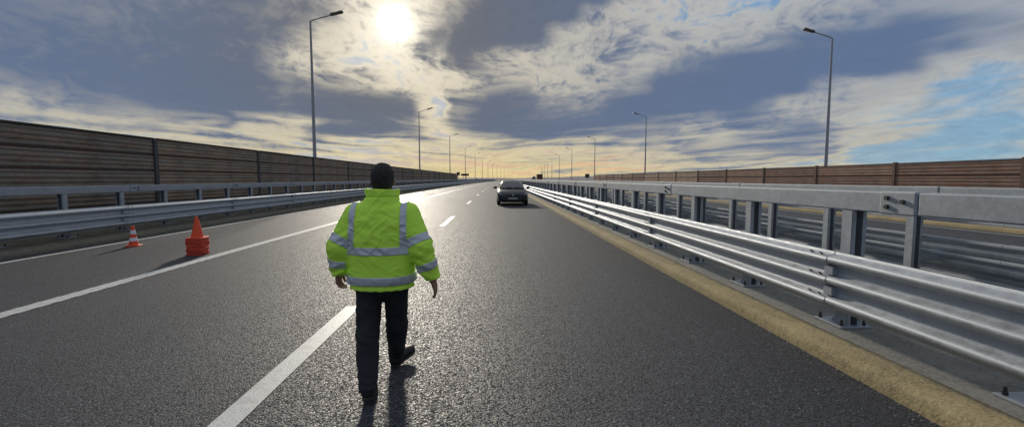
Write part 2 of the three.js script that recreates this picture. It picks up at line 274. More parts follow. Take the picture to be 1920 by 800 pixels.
const PROF = []; { const H = 0.55, P = 0.196; for (let i = 0; i <= 44; i++) { const y = H * i / 44, w = Math.cos(2 * Math.PI * (y - H / 2) / P), f = Math.tanh(2.0 * (w - 0.25)), f1 = Math.tanh(1.5), f0 = Math.tanh(-2.5); PROF.push([0.085 * (f - f1) / (f1 - f0), y]); } }
const SEG = 5.0;
const railLong = swept(PROF, [[0, 0.006], [0.30, 0.006], [0.33, 0], [1.6, 0], [3.2, 0], [SEG + 0.28, 0]], 0.004);
const box = (w, h, d, x = 0, y = 0, z = 0) => new THREE.BoxGeometry(w, h, d).translate(x, y, z);
function metricUV(g) { const p = g.attributes.position, n = g.attributes.normal, uv = new Float32Array(p.count * 2); for (let i = 0; i < p.count; i++) { const ax = Math.abs(n.getX(i)), ay = Math.abs(n.getY(i)), az = Math.abs(n.getZ(i)); if (ay >= ax && ay >= az) { uv[i * 2] = p.getX(i); uv[i * 2 + 1] = p.getZ(i); } else if (ax >= az) { uv[i * 2] = p.getY(i); uv[i * 2 + 1] = p.getZ(i); } else { uv[i * 2] = p.getY(i); uv[i * 2 + 1] = p.getX(i); } } g.setAttribute('uv', new THREE.BufferAttribute(uv, 2)); return g; }
const rbox = (w, h, d, r, x = 0, y = 0, z = 0) => metricUV(new RoundedBoxGeometry(w, h, d, 2, r).translate(x, y, z));
const merge = (list) => mergeGeometries(list.map((g) => { const q = g.index ? g.toNonIndexed() : g; for (const k of Object.keys(q.attributes)) if (!['position', 'normal', 'uv'].includes(k)) q.deleteAttribute(k); return q; }));
const BEAM_H = 0.185, beamGeo = rbox(0.12, BEAM_H, SEG - 0.012, 0.014, 0, 0, -SEG / 2), sleeveGeo = rbox(0.132, BEAM_H + 0.012, 0.34, 0.016, 0, 0, -0.18);
// open post: web across, two flanges along the road with lips
const postGeo = (h) => merge([metricUV(box(0.13, h, 0.007, 0, h / 2, 0)), metricUV(box(0.007, h, 0.12, -0.0685, h / 2, -0.0565)), metricUV(box(0.007, h, 0.12, 0.0685, h / 2, -0.0565)), metricUV(box(0.032, h, 0.006, -0.0485, h / 2, -0.1195)), metricUV(box(0.032, h, 0.006, 0.0485, h / 2, -0.1195))]);
const gus = new THREE.Shape([new THREE.Vector2(0, 0), new THREE.Vector2(0.10, 0), new THREE.Vector2(0, 0.15)]);
const gusset = (x, flip) => { const g = new THREE.ExtrudeGeometry(gus, { depth: 0.008, bevelEnabled: false }); g.rotateY(flip ? Math.PI / 2 : -Math.PI / 2); return metricUV(g.translate(x, 0.016, flip ? 0.004 : -0.078)); };
const plateGeo = merge([rbox(0.30, 0.018, 0.36, 0.004, 0, 0.009, -0.03), gusset(-0.05, 1), gusset(0.05, 1)]);
const anchorGeo = merge([metricUV(new THREE.CylinderGeometry(0.017, 0.017, 0.022, 6).translate(0, 0.029, 0)), metricUV(new THREE.CylinderGeometry(0.010, 0.010, 0.055, 8).translate(0, 0.045, 0))]);
const boltGeo = new THREE.SphereGeometry(0.019, 10, 6, 0, Math.PI * 2, 0, Math.PI / 2).scale(1.5, 0.55, 0.9).rotateZ(Math.PI / 2);
const nutGeo = new THREE.CylinderGeometry(0.02, 0.022, 0.024, 6).rotateZ(Math.PI / 2);
const spacerGeo = merge([rbox(0.18, 0.40, 0.006, 0.002, 0, 0, 0), rbox(0.18, 0.006, 0.09, 0.002, 0, 0.2, -0.045), rbox(0.18, 0.006, 0.09, 0.002, 0, -0.2, -0.045)]);
const clipGeo = rbox(0.07, 0.085, 0.11, 0.006);
const barGeo = rbox(0.06, 0.034, SEG - 0.006, 0.005, 0, 0, -SEG / 2);

// o: lateral place of post, of the rail's outer face, which way the rail faces (1 = towards +X), heights, where it starts and how detailed
function barrier(label, o) {
  const b = thing('safety_barrier', label, 'crash barrier');
  const f = o.face, put = (m, s, X, y) => { m.position.copy(onRoad(s, X, y)); m.rotation.y = turnAt(s); return m; };
  for (let s = o.railFrom; s < o.to; s += SEG) {
    const m = put(mesh('rail', railLong, M.zinc, b), s, o.railX, o.railY); m.scale.x = f;
    if (s < (o.fine ?? 0) && s > -2) {
      for (const wave of [0, 1, 2]) for (const dz of [0.09, 0.22]) { const bo = mesh('bolt', boltGeo, M.bolt, m); bo.position.set(-0.018, 0.079 + wave * 0.196 + 0.045, -dz); bo.rotation.z = -0.9; }
      for (const y of [0.177, 0.373]) { const c = mesh('splice_clip', clipGeo, M.zincDull, m); c.position.set(-0.062, y, 0.0); }
    }
  }
  for (let s = o.beamFrom; s < o.to; s += SEG) {
    const m = put(mesh('top_beam', beamGeo, M.zincDull, b), s, o.postX, o.beamTop - BEAM_H / 2);
    if (s < 80) { mesh('sleeve', sleeveGeo, M.zincDull, m); if (s < 30) for (const [y, z] of [[0.04, -0.27], [-0.035, -0.27], [0.012, -0.12]]) mesh('bolt', nutGeo, M.bolt, m).position.set(f * 0.074, y, z); }
  }
  const h = o.beamTop - BEAM_H - o.baseY, pg = postGeo(h).rotateY(Math.PI);
  let k = 0;
  for (let s = o.postFrom; s < o.to; s += SEG / 3, k++) {
    const p = put(mesh('post', pg, M.zincDull, b), s, o.postX, o.baseY);
    const mid = o.railY + 0.275 - o.baseY;
    if (s < 70) {
      mesh('base_plate', plateGeo, M.zincDull, p);
      const w = mesh('spacer', spacerGeo, M.zincDull, p); if (o.slim) w.scale.y = o.slim; w.position.set(f * (0.055 + (Math.abs(o.railX - o.postX) - 0.142) / 2), mid, 0); w.scale.x = (Math.abs(o.railX - o.postX) - 0.142) / 0.18;
      if (s < 14 && o.fine) for (const x of [-0.11, 0.11]) for (const z of [0.11, -0.17]) mesh('anchor_bolt', anchorGeo, M.bolt, p).position.set(x, 0, z);
    }
  }
  for (const y of o.bars ?? []) for (let s = o.railFrom; s < Math.min(o.to, 130); s += SEG) put(mesh('bright_line_bar', barGeo, M.zincDull, b), s, o.postX + 0.10, y);  // uppermost a thin rail; lower two added to draw the rail's sunlit edges
  return b;
}
barrier('galvanised three wave crash barrier with top beam standing on the sandy median kerb', { face: -1, postX: 3.42, railX: 3.15, railY: 0.315, beamTop: 1.44, baseY: 0.139, postFrom: -5.8, railFrom: -5.88, beamFrom: -6.55, to: 230, fine: 26 });
barrier('second galvanised barrier of the median, its rail facing the opposite carriageway', { face: 1, postX: 6.1, railX: 6.72, railY: 0.15, beamTop: 1.44, baseY: 0.125, postFrom: 1.35, railFrom: 0.2, beamFrom: 0.9, to: 230, bars: [0.985, 0.73, 0.53], slim: 0.4 });
barrier('bluish galvanised crash barrier in front of the dark noise wall beside the cones', { face: 1, postX: -10.3, railX: -9.72, railY: 0.30, beamTop: 1.37, baseY: 0.129, postFrom: 4.62, railFrom: 2.36, beamFrom: 3.2, to: 300, fine: 26 });
barrier('far crash barrier along the foot of the low brown noise wall', { face: -1, postX: 19.6, railX: 19.3, railY: 0.12, beamTop: 1.12, baseY: -0.19, postFrom: 12, railFrom: 12, beamFrom: 12, to: 190 });

// ---------------------------------------------------------------- noise walls
const grainN = tileNoise(512, 6, 6, 77), grainL = tileNoise(512, 64, 3, 12);
function ribbedMap(base, dev, seed) {                            // streaked weathered sheet: stains run along the ribs, u along, v up
  const sN = tileNoise(512, 4, 6, seed);
  return tex(512, 512, (i, j) => { const st = sN(Math.floor(i / 6), j * 1) * 0.5 + grainN(i, j) * 0.5, gr = grainL(i, j), v = 1 + 0.55 * st + 0.3 * gr, w = clamp(0.5 + 1.3 * sN(i, (j * 3) % 512)); return [toS(base[0] * v * lerp(1, dev[0], w)), toS(base[1] * v * lerp(1, dev[1], w)), toS(base[2] * v * lerp(1, dev[2], w))]; }, true, [1 / 3.1, 1 / 1.1]);
}
const wallBump = tex(512, 512, (i, j) => 0.5 + 0.4 * grainL(i, j), false, [1 / 3.1, 1 / 1.1]);
const leftMats = [[0.21, 0.19, 0.165], [0.185, 0.17, 0.15], [0.225, 0.193, 0.155]].map((c, i) => std({ map: ribbedMap(c, [1.25, 1.0, 0.85], 40 + i * 13), bumpMap: wallBump, bumpScale: 0.012, roughness: 0.95 }));
const rightMats = [[0.235, 0.172, 0.135], [0.205, 0.148, 0.118], [0.30, 0.255, 0.205]].map((c, i) => std({ map: ribbedMap(c, [1.2, 0.95, 0.85], 90 + i * 11), bumpMap: wallBump, bumpScale: 0.012, roughness: 0.95 }));
const wallPost = std({ color: rgb(0.085, 0.083, 0.085), roughness: 0.7, metalness: 0.2 }), wallPostR = std({ color: rgb(0.13, 0.075, 0.055), roughness: 0.8 });
const seamRed = std({ color: rgb(0.11, 0.05, 0.036), roughness: 0.9 });
function panelGeo(len, h, waves, amp) {
  const s = new THREE.Shape(), n = waves * 6, d = 0.06; s.moveTo(-d, 0);
  const pts = []; for (let i = 0; i <= n; i++) { const y = h * i / n, e = Math.min(1, Math.min(i, n - i) / 2); pts.push([e * (d * 0.6 + amp * Math.tanh(1.4 * Math.cos(2 * Math.PI * waves * i / n + Math.PI))), y]); }
  s.setFromPoints([new THREE.Vector2(-d, 0), ...pts.map((p) => new THREE.Vector2(p[0], p[1])), new THREE.Vector2(-d, h)]);
  const g = new THREE.ExtrudeGeometry(s, { depth: len, bevelEnabled: false, steps: 1 }).translate(0, 0, -len);
  const p = g.attributes.position, uv = g.attributes.uv; for (let i = 0; i < p.count; i++) uv.setXY(i, -p.getZ(i), p.getY(i) + p.getX(i)); return g;
}
function noiseWall(label, o) {
  const w = thing('noise_wall', label, 'noise wall'), r = rng(o.seed), ph = o.height / o.rows, pg = panelGeo(o.bay - 0.16, ph - 0.014, 4, 0.011), post = metricUV(box(0.17, o.height + 0.14, 0.15, 0, (o.height + 0.14) / 2, 0)), seam = metricUV(box(0.055, 0.016, o.bay - 0.16, 0, 0, -(o.bay - 0.16) / 2));
  const n = Math.round((o.to - o.from) / o.bay), cap = metricUV(box(0.16, 0.035, o.bay - 0.17, 0, 0.0175, -(o.bay - 0.17) / 2));
  for (let k = 0; k <= n; k++) {
    const s = o.from + k * o.bay, p = mesh('post', post, o.post, w); p.position.copy(onRoad(s, o.X, o.y - o.gap)); p.rotation.y = turnAt(s);
    if (k === n) break;
    const kind = o.pick(k, r);
    for (let i = 0; i < o.rows; i++) {
      const m = mesh('panel', pg, o.mats[kind >= 0 ? kind : Math.floor(r() * 2)], w); m.position.copy(onRoad(s + 0.08, o.X, o.y + i * ph + 0.007)); m.rotation.y = turnAt(s) + (o.face < 0 ? 0 : 0); if (o.face < 0) m.scale.x = -1;
      m.position.x += (r() - 0.5) * 0.012;
      if (i) { const q = mesh('joint_strip', seam, seamRed, w); q.position.copy(onRoad(s + 0.08, o.X + o.face * 0.012, o.y + i * ph)); q.rotation.y = turnAt(s); }
    }
    const c = mesh('cap', cap, o.post, w); c.position.copy(onRoad(s + 0.085, o.X, o.y + o.height)); c.rotation.y = turnAt(s);
  }
}
noiseWall('tall dark brown noise wall of ribbed panels behind the bluish crash barrier', { X: -11.2, y: 0.25, gap: 0.125, height: 2.6, rows: 5, bay: 6.5, from: 2.5, to: 119.5, face: 1, post: wallPost, mats: leftMats, seed: 3, pick: (k, r) => Math.floor(r() * 3) });
noiseWall('low reddish brown noise wall beyond the opposite carriageway', { X: 21, y: -0.2, gap: 0.06, height: 2.53, rows: 4, bay: 5.85, from: 11.3, to: 99.05, face: -1, post: wallPostR, mats: rightMats, seed: 8, pick: (k) => ((k >= 6 && k <= 8) ? 2 : k % 3 === 0 ? 1 : -1) });

// ---------------------------------------------------------------- street lamps
const poleMat = std({ color: rgb(0.34, 0.36, 0.39), roughness: 0.8, metalness: 0.1 }), headMat = std({ color: rgb(0.10, 0.105, 0.115), roughness: 0.5, metalness: 0.4 }), lensMat = std({ color: rgb(0.35, 0.36, 0.36), roughness: 0.25 });
function lampProto() {
  const g = new THREE.Group(), H = 11.2;
  mesh('pole', new THREE.CylinderGeometry(0.055, 0.125, H, 16, 6).translate(0, H / 2, 0), poleMat, g);
  mesh('base_plate', merge([new RoundedBoxGeometry(0.42, 0.03, 0.42, 1, 0.006).translate(0, 0.015, 0), new THREE.CylinderGeometry(0.15, 0.17, 0.10, 12).translate(0, 0.05, 0)]), poleMat, g);
  const a = new THREE.Vector3(0, H - 0.06, 0), b = new THREE.Vector3(1.25, H + 0.36, 0), c = new THREE.CatmullRomCurve3([a, new THREE.Vector3(0.06, H, 0), b]);
  mesh('arm', new THREE.TubeGeometry(c, 10, 0.038, 8), poleMat, g);
  const head = new THREE.Group(); head.position.copy(b); head.rotation.z = 0.26;
  const sh = new THREE.Shape([[0, -0.05], [0.12, -0.10], [0.68, -0.15], [0.78, -0.10], [0.78, 0.10], [0.68, 0.15], [0.12, 0.10], [0, 0.05]].map((p) => new THREE.Vector2(...p)));
  const hg = new THREE.ExtrudeGeometry(sh, { depth: 0.07, bevelEnabled: true, bevelSize: 0.015, bevelThickness: 0.02, bevelSegments: 2 }).rotateX(Math.PI / 2).translate(0, 0.05, 0);
  const fins = []; for (let i = 0; i < 6; i++) fins.push(new THREE.BoxGeometry(0.26, 0.035, 0.012).translate(0.22, 0.085, -0.06 + i * 0.024));
  const hm = mesh('lamp_head', merge([hg, ...fins, new THREE.BoxGeometry(0.06, 0.07, 0.05).translate(0.05, 0.10, 0)]), headMat, g); hm.position.copy(head.position); hm.rotation.copy(head.rotation);
  mesh('lens', new RoundedBoxGeometry(0.42, 0.012, 0.2, 1, 0.004).translate(0.48, -0.046, 0), lensMat, hm);
  mesh('hatch', new RoundedBoxGeometry(0.02, 0.4, 0.11, 1, 0.006).translate(0.112, 0.9, 0), headMat, g);
  return g;
}
const lamp0 = lampProto();
const ordinal = ['first', 'second', 'third', 'fourth', 'fifth', 'sixth', 'seventh', 'eighth', 'ninth', 'tenth', 'eleventh'];
for (let k = 0; k < 11; k++) for (const side of [-1, 1]) {
  const o = lamp0.clone(); o.name = numbered('street_lamp'); scene.add(lit(o));
  const left = side < 0; place(o, (left ? 29.5 : 30.2) + 38.4 * k, left ? -11.46 : 22.6, left ? 0.13 : -0.27, left ? 0 : Math.PI);
  o.scale.setScalar(left ? 1 : 1.0);
  const run = left ? 'dark noise wall' : 'low brown noise wall';
  o.userData = { label: k === 0 ? `tallest ${left ? 'grey' : 'pale'} street lamp of the row standing ${left ? 'behind the dark noise wall' : 'behind the low brown noise wall'}` : `${ordinal[k]} street lamp, counting from the tallest, in the row behind the ${run}`, category: 'street lamp', group: left ? 'lamps behind the dark noise wall' : 'lamps beyond the opposite carriageway' };
}

// ---------------------------------------------------------------- cones
const orange = std({ color: rgb(0.78, 0.075, 0.02), roughness: 0.55 }), orangeB = std({ color: rgb(0.64, 0.065, 0.028), roughness: 0.7 }), orangeC = std({ color: rgb(0.5, 0.058, 0.032), roughness: 0.75 }), whiteBand = std({ color: rgb(0.74, 0.76, 0.8), roughness: 0.4 });
function coneGeo(h, r0, r1, half, fl) {
  const body = new THREE.LatheGeometry([[r0 + 0.02, fl * 0.6], [r0 + 0.012, fl], [r0, fl + 0.012], [r1, h - 0.012], [r1 * 0.8, h - 0.002], [r1 * 0.55, h], [r1 * 0.5, h - 0.03], [r0 - 0.012, fl * 0.5]].map((p) => new THREE.Vector2(...p)), 28);
  const sh = new THREE.Shape(), c = half * 0.72; sh.moveTo(-c, -half); sh.lineTo(c, -half); sh.quadraticCurveTo(half, -half, half, -c); sh.lineTo(half, c); sh.quadraticCurveTo(half, half, c, half); sh.lineTo(-c, half); sh.quadraticCurveTo(-half, half, -half, c); sh.lineTo(-half, -c); sh.quadraticCurveTo(-half, -half, -c, -half);
  const hole = new THREE.Path(); hole.absarc(0, 0, r0 - 0.01, 0, Math.PI * 2, true); sh.holes.push(hole);
  const base = new THREE.ExtrudeGeometry(sh, { depth: fl - 0.008, bevelEnabled: true, bevelSize: 0.004, bevelThickness: 0.004, bevelSegments: 1 }).rotateX(-Math.PI / 2).translate(0, 0.004, 0);
  return { body, base };
}
{
  const r = rng(12), G = coneGeo(0.45, 0.112, 0.026, 0.158, 0.024), n = 14, pitch = 0.0258;
  for (let k = 0; k < n; k++) {
    const top = k === n - 1, label = top ? 'bright orange traffic cone on top of the stack of cones' : 'plain orange traffic cone nested in the stack, only its base edge showing';
    const c = thing('traffic_cone', label, 'traffic cone', 'cones stacked by the solid line');
    mesh('cone_body', G.body, orange, c); mesh('base', G.base, top ? orange : k % 3 ? orangeB : orangeC, c);
    place(c, 9.5, -6.09, k * pitch, 0.1 + (r() - 0.5) * 0.34); c.position.x += (r() - 0.5) * 0.026; c.position.z += (r() - 0.5) * 0.024;
  }
  const c = thing('traffic_cone', 'small orange cone with two white bands standing beside the white edge line', 'traffic cone');
  const h = 0.47, r0 = 0.09, r1 = 0.028, S = coneGeo(h, r0, r1, 0.13, 0.03); mesh('cone_body', S.body, orange, c); mesh('base', S.base, orange, c);
  const at = (y) => lerp(r0, r1, (y - 0.042) / (h - 0.054)) + 0.003;
  for (const [a, b] of [[0.12, 0.20], [0.28, 0.37]]) mesh('white_band', new THREE.LatheGeometry([[at(a) - 0.004, a], [at(a), a], [at(b), b], [at(b) - 0.004, b]].map((p) => new THREE.Vector2(...p)), 28), whiteBand, c);
  place(c, 10.75, -8.34, 0.0, 0.3);
}

// ---------------------------------------------------------------- solids from distance fields
function nets(f, lo, hi, h) {
  const n = [0, 1, 2].map((a) => Math.ceil((hi[a] - lo[a]) / h) + 1), [nx, ny, nz] = n, F = new Float32Array(nx * ny * nz);
  let q = 0; for (let k = 0; k < nz; k++) for (let j = 0; j < ny; j++) for (let i = 0; i < nx; i++) F[q++] = f(lo[0] + i * h, lo[1] + j * h, lo[2] + k * h);
  const id = new Int32Array(nx * ny * nz).fill(-1), pos = [], idx = [], sy = nx, sz = nx * ny;
  const C = [[0, 0, 0], [1, 0, 0], [0, 1, 0], [1, 1, 0], [0, 0, 1], [1, 0, 1], [0, 1, 1], [1, 1, 1]], E = [[0, 1], [2, 3], [4, 5], [6, 7], [0, 2], [1, 3], [4, 6], [5, 7], [0, 4], [1, 5], [2, 6], [3, 7]], off = C.map((c) => c[0] + c[1] * sy + c[2] * sz);
  for (let k = 0; k < nz - 1; k++) for (let j = 0; j < ny - 1; j++) for (let i = 0; i < nx - 1; i++) {
    const b = i + j * sy + k * sz; let m = 0; for (let c = 0; c < 8; c++) if (F[b + off[c]] < 0) m |= 1 << c;
    if (m === 0 || m === 255) continue;
    let x = 0, y = 0, z = 0, w = 0;
    for (const [a, d] of E) { const va = F[b + off[a]], vd = F[b + off[d]]; if ((va < 0) === (vd < 0)) continue; const t = va / (va - vd); x += lerp(C[a][0], C[d][0], t); y += lerp(C[a][1], C[d][1], t); z += lerp(C[a][2], C[d][2], t); w++; }
    id[b] = pos.length / 3; pos.push(lo[0] + (i + x / w) * h, lo[1] + (j + y / w) * h, lo[2] + (k + z / w) * h);
  }
  const quad = (a, b, c, d, flip) => { if (a < 0 || b < 0 || c < 0 || d < 0) return; flip ? idx.push(a, c, b, a, d, c) : idx.push(a, b, c, a, c, d); };
  for (let k = 1; k < nz - 1; k++) for (let j = 1; j < ny - 1; j++) for (let i = 1; i < nx - 1; i++) {
    const b = i + j * sy + k * sz, v = F[b] < 0;
    if (v !== (F[b + 1] < 0)) quad(id[b - sy - sz], id[b - sz], id[b], id[b - sy], !v);
    if (v !== (F[b + sy] < 0)) quad(id[b - 1 - sz], id[b - 1], id[b], id[b - sz], !v);
    if (v !== (F[b + sz] < 0)) quad(id[b - 1 - sy], id[b - sy], id[b], id[b - 1], !v);
  }
  const g = new THREE.BufferGeometry(); g.setAttribute('position', new THREE.Float32BufferAttribute(pos, 3)); g.setIndex(idx); g.computeVertexNormals(); return g;
}
const smin = (a, b, k) => { const h = Math.max(k - Math.abs(a - b), 0) / k; return Math.min(a, b) - h * h * k * 0.25; };
function cap(x, y, z, a, b, ra, rb) { const bx = b[0] - a[0], by = b[1] - a[1], bz = b[2] - a[2], px = x - a[0], py = y - a[1], pz = z - a[2], t = clamp((px * bx + py * by + pz * bz) / (bx * bx + by * by + bz * bz)); return Math.hypot(px - bx * t, py - by * t, pz - bz * t) - lerp(ra, rb, t); }
const ell = (x, y, z, c, r) => { const a = Math.hypot((x - c[0]) / r[0], (y - c[1]) / r[1], (z - c[2]) / r[2]); return (a - 1) * Math.min(r[0], r[1], r[2]); };
function curve(pts) { return (y) => { if (y <= pts[0][0]) return pts[0][1]; for (let i = 1; i < pts.length; i++) if (y <= pts[i][0]) return lerp(pts[i - 1][1], pts[i][1], sstep(0, 1, (y - pts[i - 1][0]) / (pts[i][0] - pts[i - 1][0])) * 0.5 + 0.5 * (y - pts[i - 1][0]) / (pts[i][0] - pts[i - 1][0])); return pts[pts.length - 1][1]; }; }

// ---------------------------------------------------------------- the walking person (x right, y up, walking towards -z)
{
  const P = thing('person', 'person in bright yellow green high visibility jacket and black trousers walking away along the road', 'person');
  place(P, 3.40, -0.825, 0); P.scale.set(0.955, 0.99, 1);
  // joints
  const shL = [-0.205, 1.295, 0.0], elL = [-0.325, 1.06, 0.045], wrL = [-0.352, 0.872, 0.0], shR = [0.195, 1.295, 0.0], elR = [0.30, 1.06, 0.05], wrR = [0.378, 0.822, 0.02];
  const hipL = [-0.115, 0.76, 0.0], knL = [-0.118, 0.41, 0.07], anL = [-0.05, 0.10, 0.33], hipR = [0.085, 0.76, -0.01], knR = [0.072, 0.42, -0.10], anR = [0.012, 0.10, -0.31];
  const skin = std({ color: rgb(0.30, 0.155, 0.105), roughness: 0.6 }), hairM = std({ color: rgb(0.012, 0.011, 0.011), roughness: 0.7 });
  // hi-vis cloth: saturated dyed polyester
  const cloth = new THREE.MeshPhysicalMaterial({ color: rgb(0.60, 0.96, 0.085), roughness: 0.8, sheen: 0.5, sheenRoughness: 0.5, sheenColor: rgb(0.55, 1, 0.2) });
  const tape = std({ color: rgb(0.54, 0.57, 0.62), roughness: 0.42, metalness: 0.25 });
  const black = std({ color: rgb(0.012, 0.014, 0.019), roughness: 0.85 }), shoeM = std({ color: rgb(0.016, 0.015, 0.015), roughness: 0.55 }), soleM = std({ color: rgb(0.03, 0.028, 0.027), roughness: 0.8 });

  // body: head with a face, neck, trunk, limbs and hands
  const HC = [0.0, 1.565, -0.035];
  const headF = (x, y, z) => {
    const hx = x - HC[0], hy = y - HC[1], hz = z - HC[2];
    let d = ell(hx, hy - 0.015, hz - 0.008, [0, 0, 0], [0.078, 0.098, 0.096]);
    d = smin(d, ell(hx, hy + 0.06, hz + 0.03, [0, 0, 0], [0.056, 0.062, 0.062]), 0.04);           // jaw
    d = smin(d, cap(hx, hy, hz, [0, 0.0, -0.088], [0, -0.035, -0.108], 0.010, 0.016), 0.015);       // nose
    for (const s of [-1, 1]) {
      d = smin(d, ell(hx, hy, hz, [s * 0.084, -0.012, 0.008], [0.012, 0.032, 0.02]), 0.008);        // ears
      d = Math.max(d, -(Math.hypot(hx - s * 0.032, hy - 0.004, hz + 0.105) - 0.016));               // eye sockets
      d = Math.min(d, Math.hypot(hx - s * 0.032, hy - 0.004, hz + 0.083) - 0.013);                  // eyes
    }
    d = smin(d, cap(hx, hy, hz, [-0.02, -0.066, -0.088], [0.02, -0.066, -0.088], 0.008, 0.008), 0.008);   // lips
    d = Math.max(d, -cap(hx, hy, hz, [-0.022, -0.066, -0.099], [0.022, -0.066, -0.099], 0.0025, 0.0025));
    return smin(d, cap(x, y, z, [0, 1.36, 0.0], [0, 1.50, -0.012], 0.064, 0.058), 0.03);
  };
  const hand = (w, el, side, curl) => {                                   // side: which way the palm faces (+1 = +x)
    const dn = new THREE.Vector3(w[0] - el[0], w[1] - el[1], w[2] - el[2]).normalize(), fw = new THREE.Vector3(0, 0.1, -1); fw.addScaledVector(dn, -fw.dot(dn)).normalize(); const pn = new THREE.Vector3().crossVectors(dn, fw); if (pn.x * side < 0) pn.negate();
    const W = new THREE.Vector3(...w), pt = (a, b, c) => { const v = W.clone().addScaledVector(dn, a).addScaledVector(fw, b).addScaledVector(pn, c); return [v.x, v.y, v.z]; };
    const caps = [[pt(-0.05, 0, 0), pt(0.02, 0, 0), 0.028, 0.026]];
    for (const b of [-0.03, -0.01, 0.01, 0.03]) caps.push([pt(0.015, b * 0.6, 0), pt(0.085, b, 0.004), 0.019, 0.0145]);
    const fl = [0.062, 0.076, 0.082, 0.074];
    const fingers = [-0.032, -0.011, 0.011, 0.032].map((b, i) => { let a = 0.088, c = 0.004, ang = curl * (1.15 - 0.12 * i); const out = []; let p = pt(a, b, c); for (let s = 0; s < 3; s++) { const L = fl[i] * [0.45, 0.31, 0.24][s]; a += L * Math.cos(ang); c += L * Math.sin(ang); const q = pt(a, b * 1.04, c); out.push([p, q, 0.0098 - s * 0.001, 0.0092 - s * 0.0012]); p = q; ang += curl * 0.95; } return out; }).flat();
    const th = [[pt(0.025, 0.03, 0.006), pt(0.055, 0.052, 0.016), 0.015, 0.0125], [pt(0.055, 0.052, 0.016), pt(0.085, 0.06, 0.024), 0.0118, 0.0108], [pt(0.085, 0.06, 0.024), pt(0.108, 0.057, 0.032), 0.0105, 0.0085]];
    const f = (x, y, z) => { let d = 1; for (const c of caps) d = smin(d, cap(x, y, z, ...c), 0.018); let t = 1; for (const c of th) t = smin(t, cap(x, y, z, ...c), 0.008); d = smin(d, t, 0.014); for (const c of fingers) d = smin(d, cap(x, y, z, ...c), 0.004); return d; };
    const c = pt(0.07, 0.01, 0.02);
    return { f, lo: [c[0] - 0.10, c[1] - 0.15, c[2] - 0.12], hi: [c[0] + 0.10, c[1] + 0.14, c[2] + 0.12] };
  };
  const hL = hand(wrL, elL, 1, 0.55), hR = hand(wrR, elR, -1, 0.28);
  const bodyF = (x, y, z) => {
    let d = ell(x, y, z, [-0.01, 1.12, 0], [0.165, 0.27, 0.105]);
    d = smin(d, ell(x, y, z, [-0.012, 0.84, 0.005], [0.155, 0.16, 0.11]), 0.08);
    d = smin(d, cap(x, y, z, [0, 1.28, 0], [0, 1.46, -0.01], 0.075, 0.058), 0.05);
    for (const [s, e, w] of [[shL, elL, wrL], [shR, elR, wrR]]) { d = smin(d, cap(x, y, z, s, e, 0.055, 0.042), 0.04); d = smin(d, cap(x, y, z, e, w, 0.04, 0.028), 0.02); }
    for (const [h, k, a] of [[hipL, knL, anL], [hipR, knR, anR]]) { d = smin(d, cap(x, y, z, h, k, 0.075, 0.05), 0.05); d = smin(d, cap(x, y, z, k, a, 0.05, 0.033), 0.03); }
    return d;
  };
  const parts = [nets(bodyF, [-0.48, 0.04, -0.42], [0.48, 1.47, 0.40], 0.013), nets(headF, [-0.13, 1.36, -0.19], [0.13, 1.72, 0.12], 0.0045), nets(hL.f, hL.lo, hL.hi, 0.0034), nets(hR.f, hR.lo, hR.hi, 0.0034)];
  mesh('body', mergeGeometries(parts), skin, P);

  // hair: short, over the crown and down the nape
  const hairF = (x, y, z) => {
    const hx = x - HC[0], hy = y - HC[1], hz = z - HC[2];
    let d = ell(hx, hy - 0.018, hz - 0.010, [0, 0, 0], [0.091, 0.106, 0.108]);
    d = smin(d, ell(hx, hy + 0.055, hz - 0.045, [0, 0, 0], [0.07, 0.06, 0.055]), 0.04);
    d += 0.0018 * n3(x * 170, y * 60, z * 170) + 0.0015 * n3(x * 50, y * 40, z * 50);
    const cut = Math.max(hz + 0.7 * hy + 0.012, hy - 0.072);                                        // brow and cheeks stay free
    return Math.max(d, -cut, -(hy + 0.125));
  };
  mesh('hair', nets(hairF, [-0.12, 1.43, -0.17], [0.12, 1.70, 0.11], 0.005), hairM, P);

  // jacket
  const rx = curve([[0.66, 0.232], [0.70, 0.243], [0.76, 0.252], [0.9, 0.25], [1.05, 0.242], [1.18, 0.236], [1.28, 0.222], [1.34, 0.19], [1.385, 0.145], [1.41, 0.12], [1.5, 0.117]]);
  const rz = curve([[0.66, 0.158], [0.70, 0.172], [0.78, 0.183], [0.95, 0.182], [1.1, 0.178], [1.22, 0.166], [1.32, 0.14], [1.39, 0.115], [1.42, 0.106], [1.5, 0.103]]);
  const torso = (x, yy, z) => { const y = 1.45 + (yy - 1.45) / 0.925, a = rx(y), b = rz(y), ux = Math.abs((x + 0.014) / a), uz = Math.abs(z / b), m = Math.pow(Math.pow(ux, 2.35) + Math.pow(uz, 2.35), 1 / 2.35); let d = (m - 1) * Math.min(a, b) * 0.9; d = Math.max(d, 0.69 + 0.001 * Math.sin(x * 26) - y, y - 1.415); return d; };
  const collar = (x, y, z) => { const lean = (y - 1.40) * 0.12, ux = x / 0.128, uz = (z + lean) / 0.116, m = Math.hypot(ux, uz), d = (m - 1) * 0.116 + 0.012 * Math.abs(y - 1.45) * 4 * 0.5, inner = (Math.hypot(x / 0.107, (z + lean) / 0.095) - 1) * 0.095; return Math.max(d, -Math.min(inner, 1), y - 1.488 + 0.15 * Math.max(0, -z), 1.385 - y); };
